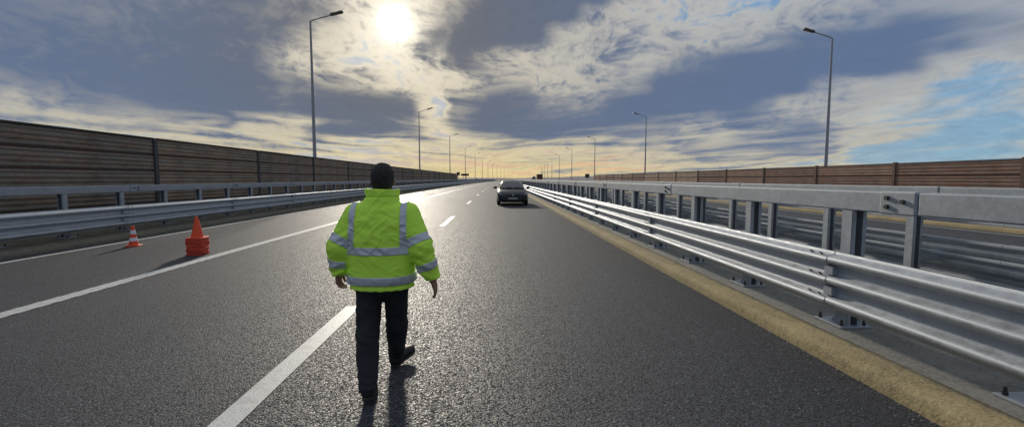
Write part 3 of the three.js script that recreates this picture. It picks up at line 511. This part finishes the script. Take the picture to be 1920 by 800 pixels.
  const armF = (x, y, z, s, e, w) => { let d = cap(x, y, z, s, e, 0.095, 0.090); d = smin(d, cap(x, y, z, e, w, 0.089, 0.063), 0.03); const l = Math.hypot(w[0] - e[0], w[1] - e[1], w[2] - e[2]), t = ((x - w[0]) * (w[0] - e[0]) + (y - w[1]) * (w[1] - e[1]) + (z - w[2]) * (w[2] - e[2])) / l; return Math.max(d, t - 0.012); };
  const crease = (x, y, z) => {
    const ridge = (v, p) => Math.pow(1 - Math.min(1, Math.abs(v) * 1.6), p), sx = 1;
    let w = 0.003 * n3(x * 9, y * 13 + 3, z * 9) + 0.0014 * n3(x * 48, y * 60, z * 48);
    w -= 0.008 * ridge(n3((sx * x + 0.8 * y) * 5 + 2, (y - 0.8 * sx * x) * 15, z * 6), 3) * sstep(-0.25, 0.35, n3(x * 6 + 9, y * 6, z * 6));
    w -= 0.005 * ridge(n3((sx * x - 0.5 * y) * 7 - 6, (y + 0.5 * sx * x) * 24 + 3, z * 8), 3) * sstep(-0.1, 0.4, n3(x * 8 - 5, y * 7, z * 8));
    const arm = sstep(0.2, 0.3, Math.abs(x)), c = n3(x * 6, y * 5, z * 6);
    w += arm * 0.0075 * Math.sin((y + 0.35 * Math.abs(x) + 0.03 * c) * 95) * sstep(0.2, 0.6, 0.5 + 0.6 * n3(x * 7 + 4, y * 9, z * 7)) * (1 - sstep(1.12, 1.25, y));
    w += (1 - arm) * 0.005 * Math.sin((y * 0.8 + Math.abs(x) * 0.9 + 0.05 * c) * 48) * sstep(0.1, 0.7, n3(x * 5 - 3, y * 5, z * 5) + 0.2) * (1 - sstep(1.2, 1.3, y));
    w += 0.006 * Math.exp(-Math.pow((y - 0.782) / 0.012, 2)) * (1 - arm) + (Math.abs(x) < 0.28 ? 0.0018 * Math.sin(x * 95 + 6 * c) * Math.exp(-Math.pow((y - 0.756) / 0.022, 2)) : 0);
    w += 0.005 * Math.exp(-Math.pow((y - 1.432 + 0.1 * x * x) / 0.006, 2)) * (Math.abs(x) < 0.14 ? 1 : 0);
    return w;
  };
  const parts3 = (x, y, z) => [torso(x, y, z), armF(x, y, z, shL, elL, wrL), armF(x, y, z, shR, elR, wrR)];
  const jacketF = (x, y, z) => { const [t, l, r] = parts3(x, y, z); let d = smin(smin(t, l, 0.045), r, 0.045); d = smin(d, collar(x, y, z), 0.012); if (Math.abs(d) < 0.05) d += crease(x, y, z); return d; };
  const jb = [[-0.50, 0.70, -0.26], [0.52, 1.53, 0.26]];
  const jacket = mesh('jacket', nets(jacketF, ...jb, 0.0065), cloth, P);
  const shell = (region, lo, hi) => nets((x, y, z) => { const g = region(x, y, z); if (g > 0.03) return g; const d = jacketF(x, y, z); return Math.max(d - 0.0045, -(d + 0.006), g); }, lo, hi, 0.0055);
  const onTorso = (x, y, z) => { const [t, l, r] = parts3(x, y, z); return t - Math.min(l, r) + 0.0; };
  mesh('reflective_band', shell((x, y, z) => Math.max(Math.abs(y - 1.043) - 0.030, onTorso(x, y, z)), [-0.30, 1.0, -0.24], [0.30, 1.09, 0.24]), tape, jacket);
  mesh('reflective_band', shell((x, y, z) => Math.max(Math.abs(y - 0.822) - 0.034, onTorso(x, y, z)), [-0.32, 0.77, -0.24], [0.32, 0.87, 0.24]), tape, jacket);
  for (const [cx, tilt] of [[-0.207, 0.02], [0.180, -0.02]]) mesh('reflective_brace', shell((x, y, z) => Math.max(Math.abs(x - cx - tilt * (y - 1.2)) - 0.025, 1.071 - y, y - 1.40), [cx - 0.05, 1.04, -0.22], [cx + 0.05, 1.42, 0.22]), tape, jacket);
  for (const [s, e, w] of [[shL, elL, wrL], [shR, elR, wrR]]) for (const [a, b, at, hw] of [[s, e, 0.80, 0.031], [e, w, 0.58, 0.030]]) {
    const L = Math.hypot(b[0] - a[0], b[1] - a[1], b[2] - a[2]), ux = (b[0] - a[0]) / L, uy = (b[1] - a[1]) / L, uz = (b[2] - a[2]) / L, c = [lerp(a[0], b[0], at), lerp(a[1], b[1], at), lerp(a[2], b[2], at)];
    mesh('reflective_band', shell((x, y, z) => { const [t, l, r] = parts3(x, y, z), m = s === shL ? l : r; return Math.max(Math.abs((x - c[0]) * ux + (y - c[1]) * uy + (z - c[2]) * uz) - hw, m - t - 0.004); }, [c[0] - 0.15, c[1] - 0.13, c[2] - 0.15], [c[0] + 0.15, c[1] + 0.13, c[2] + 0.15]), tape, jacket);
  }
  // trousers
  const leg = (x, y, z, h, k, a, r) => { let d = cap(x, y, z, h, k, r[0], r[1]); d = smin(d, cap(x, y, z, k, a, r[1], r[2]), 0.03); d = smin(d, ell(x, y, z, [lerp(k[0], a[0], 0.3), lerp(k[1], a[1], 0.3), lerp(k[2], a[2], 0.3) + 0.022], [0.064, 0.15, 0.07]), 0.05); return d; };
  const trF = (x, y, z) => {
    const l = Math.max(leg(x, y, z, [hipL[0], 0.74, 0], knL, anL, [0.104, 0.086, 0.064]), 0.095 - y), r = Math.max(leg(x, y, z, [hipR[0], 0.74, -0.01], knR, anR, [0.098, 0.080, 0.068]), 0.075 - y);
    let d = smin(smin(l, r, 0.02), ell(x, y, z, [-0.014, 0.80, 0.01], [0.205, 0.15, 0.14]), 0.04);
    d = Math.max(d, y - 0.86);
    return d + 0.004 * n3(x * 12, y * 16, z * 12) + 0.003 * Math.sin((y + 0.4 * x + 0.02 * n3(x * 9, y * 9, z * 9)) * 85) * sstep(0.0, 0.5, n3(x * 8, y * 10 + 5, z * 8) + 0.15) + 0.004 * Math.sin(y * 150 + x * 20) * Math.exp(-Math.pow((y - 0.14) / 0.05, 2));
  };
  mesh('trousers', nets(trF, [-0.30, 0.05, -0.42], [0.28, 0.90, 0.42], 0.008), black, P);
  // shoes
  const shoe = (an, yaw, pitch) => {
    const g = new THREE.Group(), up = (x, y, z) => { let d = smin(cap(x, y, z, [0, 0.055, 0.03], [0, 0.045, -0.13], 0.043, 0.038), cap(x, y, z, [0, 0.05, 0.01], [0, 0.115, 0.022], 0.044, 0.046), 0.03); d = smin(d, ell(x, y, z, [0.002, 0.04, -0.165], [0.043, 0.034, 0.06]), 0.03); return Math.max(d + 0.0015 * n3(x * 60, y * 60, z * 60), 0.022 - y, y - 0.125); };
    const so = (x, y, z) => { const w = 0.041 + 0.010 * Math.exp(-Math.pow((z + 0.13) / 0.06, 2)), cz = clamp(z, -0.175, 0.03), q = Math.hypot(x, z - cz) - w; return Math.max(q, y - 0.026, 0.002 - y + 0.010 * sstep(-0.17, -0.23, z), Math.abs(z + 0.045) < 0.012 ? 0.009 - y : -1); };
    const m = mesh('shoe', nets(up, [-0.07, 0.0, -0.25], [0.07, 0.15, 0.1], 0.005), shoeM, P), s = mesh('sole', nets(so, [-0.07, -0.01, -0.26], [0.07, 0.04, 0.1], 0.004), soleM, m);
    m.rotation.order = 'YXZ'; m.rotation.set(pitch, yaw, 0); m.position.set(an[0], 0, an[2]); return m;
  };
  const sl = shoe([anL[0], 0, anL[2] - 0.01], 0.14, -0.16); sl.position.y = 0.028;       // trailing foot, heel lifting
  const sr = shoe([anR[0] + 0.012, 0, anR[2]], -0.5, 0.2); sr.position.y = 0.012;      // leading foot, toes still up
}

// ---------------------------------------------------------------- the dark car (front towards +z)
const carPaint = new THREE.MeshPhysicalMaterial({ color: rgb(0.010, 0.012, 0.016), roughness: 0.45, metalness: 0.1, clearcoat: 0.45, clearcoatRoughness: 0.08 });
const glassDark = new THREE.MeshPhysicalMaterial({ color: rgb(0.02, 0.024, 0.028), roughness: 0.08, clearcoat: 1, clearcoatRoughness: 0.03 });
const blackPlastic = std({ color: rgb(0.012, 0.012, 0.013), roughness: 0.6 }), tyreM = std({ color: rgb(0.014, 0.014, 0.014), roughness: 0.9 }), rimM = std({ color: rgb(0.35, 0.36, 0.37), roughness: 0.35, metalness: 0.8 }), chrome = std({ color: rgb(0.62, 0.63, 0.64), roughness: 0.18, metalness: 1 }), lampGlass = new THREE.MeshPhysicalMaterial({ color: rgb(0.17, 0.19, 0.22), roughness: 0.12, clearcoat: 1 }), plateM = std({ color: rgb(0.3, 0.32, 0.32), roughness: 0.5 });
function loft(sections, closed = true) {                           // sections: arrays of [x, y, z], equal counts
  const n = sections[0].length, pos = [], idx = [];
  sections.forEach((s) => s.forEach((p) => pos.push(...p)));
  for (let j = 0; j < sections.length - 1; j++) for (let i = 0; i < n - (closed ? 0 : 1); i++) { const a = j * n + i, b = j * n + (i + 1) % n, c = a + n, d = b + n; idx.push(a, c, b, b, c, d); }
  for (const [j, fl] of [[0, 0], [sections.length - 1, 1]]) { const c = pos.length / 3, m = [0, 1, 2].map((k) => sections[j].reduce((t, p) => t + p[k], 0) / n); pos.push(...m); for (let i = 0; i < n; i++) { const a = j * n + i, b = j * n + (i + 1) % n; fl ? idx.push(a, c, b) : idx.push(a, b, c); } }
  const g = new THREE.BufferGeometry(); g.setAttribute('position', new THREE.Float32BufferAttribute(pos, 3)); g.setIndex(idx); g.computeVertexNormals(); return g;
}
function hull(z, half, y0, y1, ex) { const out = [], n = 28; for (let i = 0; i < n; i++) { const a = i / n * Math.PI * 2, c = Math.cos(a), s = Math.sin(a); out.push([half * Math.sign(c) * Math.pow(Math.abs(c), ex), (y0 + y1) / 2 + (y1 - y0) / 2 * Math.sign(s) * Math.pow(Math.abs(s), ex), z]); } return out; }
function makeCar(paint) {
  const g = new THREE.Group();
  mesh('body', loft([hull(2.17, 0.58, 0.30, 0.62, 0.5), hull(2.12, 0.72, 0.24, 0.70, 0.42), hull(1.98, 0.83, 0.20, 0.78, 0.36), hull(1.7, 0.895, 0.18, 0.88, 0.34), hull(1.1, 0.905, 0.17, 0.95, 0.34), hull(0.85, 0.905, 0.17, 0.985, 0.34), hull(0, 0.905, 0.17, 0.99, 0.34), hull(-1.2, 0.905, 0.18, 1.0, 0.34), hull(-1.9, 0.87, 0.22, 0.98, 0.36), hull(-2.2, 0.76, 0.30, 0.9, 0.45)]), paint, g);
  const roof = [hull(0.95, 0.74, 0.9, 0.99, 0.4), hull(0.52, 0.70, 0.9, 1.21, 0.4), hull(0.14, 0.655, 0.9, 1.395, 0.42), hull(-0.25, 0.63, 0.9, 1.452, 0.42), hull(-0.8, 0.625, 0.9, 1.45, 0.42), hull(-1.25, 0.63, 0.9, 1.37, 0.42), hull(-1.8, 0.68, 0.9, 1.06, 0.42)];
  mesh('cabin', loft(roof), paint, g);
  const quad = (pts, name, mt, par = g) => { const f = new THREE.BufferGeometry(); const c = pts, n = new THREE.Vector3().crossVectors(new THREE.Vector3().subVectors(new THREE.Vector3(...c[1]), new THREE.Vector3(...c[0])), new THREE.Vector3().subVectors(new THREE.Vector3(...c[2]), new THREE.Vector3(...c[0]))).normalize().multiplyScalar(-0.02); const v = [...c.flat(), ...c.map((p) => [p[0] + n.x, p[1] + n.y, p[2] + n.z]).flat()]; f.setAttribute('position', new THREE.Float32BufferAttribute(v, 3)); f.setIndex([0, 1, 2, 0, 2, 3, 4, 6, 5, 4, 7, 6, 0, 4, 5, 0, 5, 1, 1, 5, 6, 1, 6, 2, 2, 6, 7, 2, 7, 3, 3, 7, 4, 3, 4, 0]); return mesh(name, f.toNonIndexed(), mt, par); };
  const ws = mesh('windscreen', loft([hull(1.0, 0.70, 0.985, 1.0, 0.9), hull(0.56, 0.655, 1.1, 1.225, 0.55), hull(0.185, 0.60, 1.15, 1.392, 0.55), hull(0.10, 0.56, 1.2, 1.408, 0.6)].map((s) => s.map((p) => [p[0], p[1] + 0.012, p[2] + 0.012]))), glassDark, g);
  for (const s of [-1, 1]) {
    const q = (a) => (s > 0 ? a : a.slice().reverse()).map((p) => [s * p[0], p[1], p[2]]);
    quad(q([[0.742, 1.0, 0.6], [0.742, 1.0, -0.25], [0.655, 1.36, -0.25], [0.685, 1.33, 0.12]]), 'side_window', glassDark); quad(q([[0.742, 1.0, -0.32], [0.742, 1.0, -1.2], [0.655, 1.33, -1.05], [0.655, 1.36, -0.32]]), 'side_window', glassDark);
    const m = mesh('mirror', new THREE.SphereGeometry(1, 16, 10).scale(0.115, 0.075, 0.07).translate(s * 1.0, 1.03, 0.62), paint, g); mesh('mirror_arm', new THREE.BoxGeometry(0.14, 0.03, 0.05).translate(s * 0.87, 0.985, 0.62), blackPlastic, m);
    const hl = mesh('headlight', loft([hull(1.80, 0.10, 0.70, 0.78, 0.6), hull(1.98, 0.14, 0.60, 0.735, 0.6), hull(2.10, 0.13, 0.59, 0.69, 0.6)].map((sec, k) => sec.map((p) => [p[0] + s * [0.80, 0.68, 0.60][k], p[1], p[2]]))), lampGlass, g); mesh('light_strip', new THREE.BoxGeometry(0.2, 0.018, 0.03).rotateY(s * 0.35).translate(s * 0.61, 0.605, 2.085), chrome, hl);
    mesh('fog_light', new THREE.CylinderGeometry(0.055, 0.065, 0.08, 14).rotateX(Math.PI / 2).translate(s * 0.64, 0.37, 2.09), lampGlass, g);
    for (const z of [1.35, -1.35]) { const w = new THREE.Group(); w.name = 'wheel'; g.add(w); w.position.set(s * 0.80, 0.325, z); mesh('tyre', new THREE.TorusGeometry(0.245, 0.085, 10, 28).rotateY(Math.PI / 2).scale(1.25, 0.985, 0.985), tyreM, w); const sp = [new THREE.CylinderGeometry(0.06, 0.06, 0.15, 12).rotateZ(Math.PI / 2)]; for (let k = 0; k < 5; k++) sp.push(new THREE.BoxGeometry(0.05, 0.2, 0.05).translate(0.03 * s, 0.12, 0).rotateX(k * Math.PI * 0.4)); mesh('rim', merge(sp), rimM, w); }
  }
  mesh('grille', loft([hull(2.0, 0.44, 0.56, 0.68, 0.5), hull(2.165, 0.40, 0.555, 0.655, 0.5), hull(2.185, 0.36, 0.565, 0.645, 0.5)]), blackPlastic, g);
  mesh('bumper_intake', loft([hull(2.0, 0.56, 0.26, 0.44, 0.45), hull(2.165, 0.50, 0.27, 0.42, 0.45), hull(2.19, 0.46, 0.285, 0.405, 0.45)]), blackPlastic, g);
  const em = new THREE.Shape([new THREE.Vector2(0, 0.085), new THREE.Vector2(0.06, 0), new THREE.Vector2(0, -0.085), new THREE.Vector2(-0.06, 0)]), eh = new THREE.Path([new THREE.Vector2(0, 0.045), new THREE.Vector2(-0.03, 0), new THREE.Vector2(0, -0.045), new THREE.Vector2(0.03, 0)]); em.holes.push(eh);
  mesh('emblem', new THREE.ExtrudeGeometry(em, { depth: 0.02, bevelEnabled: true, bevelSize: 0.005, bevelThickness: 0.006, bevelSegments: 1 }).translate(0, 0.625, 2.18), chrome, g);
  mesh('number_plate', new RoundedBoxGeometry(0.52, 0.11, 0.02, 1, 0.006).translate(0, 0.43, 2.205), plateM, g);
  for (const x of [-0.05, 0.4]) mesh('wiper', new THREE.CylinderGeometry(0.012, 0.008, 0.55, 6).rotateZ(Math.PI / 2 - 0.12).translate(x, 1.03, 0.98), blackPlastic, g);
  return g;
}
{
  const c = makeCar(carPaint); c.name = numbered('parked_car'); c.userData = { label: 'dark grey saloon car facing along the lane beside the median barrier', category: 'car' }; scene.add(lit(c));
  place(c, 28.0, 1.02, 0, 0.01);
}

// ---------------------------------------------------------------- far traffic, signs
const dullRed = std({ color: rgb(0.12, 0.045, 0.04), roughness: 0.6 }), dullGrey = std({ color: rgb(0.09, 0.095, 0.105), roughness: 0.6 }), tankM = std({ color: rgb(0.16, 0.17, 0.18), roughness: 0.45, metalness: 0.4 });
function lorry(label, s, X, y, box3, kind) {
  const g = thing('lorry', label, 'lorry', 'lorries far along the opposite carriageway'), mt = kind === 'tank' ? tankM : dullRed;
  mesh('cab', rbox(2.4, 2.7, 1.9, 0.12, 0, 1.95, 5.0), kind === 'tank' ? dullGrey : dullRed, g); mesh('windscreen', rbox(2.1, 0.9, 0.1, 0.03, 0, 2.35, 5.95), glassDark, g);
  if (kind === 'tank') mesh('tank', new THREE.CapsuleGeometry(1.25, 6.4, 6, 20).rotateX(Math.PI / 2).translate(0, 2.45, -1.2), mt, g); else mesh('box_body', rbox(2.5, 2.85, 9, 0.05, 0, 2.55, -0.9), mt, g);
  mesh('chassis', rbox(1.0, 0.25, 10.5, 0.02, 0, 0.95, 0.2), blackPlastic, g);
  for (const x of [-1.05, 1.05]) for (const z of [4.9, -2.6, -4.0]) mesh('wheel', new THREE.CylinderGeometry(0.5, 0.5, 0.32, 18).rotateZ(Math.PI / 2).translate(x, 0.5, z), tyreM, g);
  place(g, s, X, y, Math.PI);
}
lorry('far lorry with dark reddish box body on the opposite carriageway', 214, 16.0, -0.27, 0, 'box');
lorry('far round topped grey tanker on the opposite carriageway', 318, 15.8, -0.27, 0, 'tank');
function sign(name, label, s, X, y, h, w, ph, mat, legs) {
  const g = thing(name, label, 'road sign');
  for (const x of legs) mesh('pole', new THREE.CylinderGeometry(0.05, 0.05, h, 10).translate(x, h / 2, 0), poleMat, g);
  mesh('sign_panel', rbox(w, ph, 0.05, 0.02, 0, h - ph / 2, 0.075), mat, g);
  for (const yy of [0.25, 0.75]) mesh('bracket', new THREE.BoxGeometry(w * 0.9, 0.05, 0.04).translate(0, h - ph * yy, -0.06), poleMat, g);
  place(g, s, X, y);
}
const signBack = std({ color: rgb(0.06, 0.065, 0.075), roughness: 0.6 }), brownM = std({ color: rgb(0.09, 0.055, 0.04), roughness: 0.8 });
sign('road_sign', 'small square sign on a pole beyond the end of the brown noise wall', 104, 20.3, -0.22, 2.9, 1.0, 0.9, signBack, [0]);
sign('road_sign', 'small dark square sign at the far end of the dark noise wall', 121, -11.1, 0.13, 3.2, 0.8, 0.9, signBack, [0]);
sign('road_sign', 'wide brown sign on two poles standing past the dark noise wall end', 127, -9.9, 0.13, 2.85, 2.2, 0.6, brownM, [-0.45, 0.45]);
{ // a clipped shrub and low hills far off
  const r = rng(44), t = thing('shrub', 'tiny dark conical shrub on the horizon beyond the dark noise wall', 'shrub'), leaves = []; const leafM = std({ color: rgb(0.03, 0.045, 0.025), roughness: 1 });
  for (let i = 0; i < 420; i++) { const h = r(), a = r() * 6.28, R = 1.3 * (1 - h) * Math.sqrt(r()) + 0.05; leaves.push(new THREE.TetrahedronGeometry(0.16 + 0.1 * r()).rotateX(r() * 6).rotateY(r() * 6).translate(R * Math.cos(a), 0.5 + h * 3.4, R * Math.sin(a))); }
  mesh('crown', merge(leaves), leafM, t); mesh('trunk', new THREE.CylinderGeometry(0.08, 0.13, 1.6, 8).translate(0, 0.8, 0), brownM, t); place(t, 262, -18, -2.2);
  const pos = [], idx = [], N = 160; for (let i = 0; i <= N; i++) { const a = lerp(-1.3, 1.4, i / N), R = 3900, h = 8 + 26 * sstep(0.02, 0.35, a) * (0.6 + 0.8 * fbm(a * 7, 3.3, 4) + 0.3) + 10 * fbm(a * 11, 8.8, 4); const x = Math.sin(a), z = -Math.cos(a); pos.push(x * (R - 500), -3, z * (R - 500), x * R, Math.max(2, h), z * R, x * (R + 900), -3, z * (R + 900)); if (i < N) for (let k = 0; k < 2; k++) { const b = i * 3 + k; idx.push(b, b + 3, b + 4, b, b + 4, b + 1); } }
  const g = new THREE.BufferGeometry(); g.setAttribute('position', new THREE.Float32BufferAttribute(pos, 3)); g.setIndex(idx); g.computeVertexNormals(); structure('hills', g, std({ color: rgb(0.16, 0.15, 0.18), roughness: 1 }));
}
renderer.render(scene, camera);
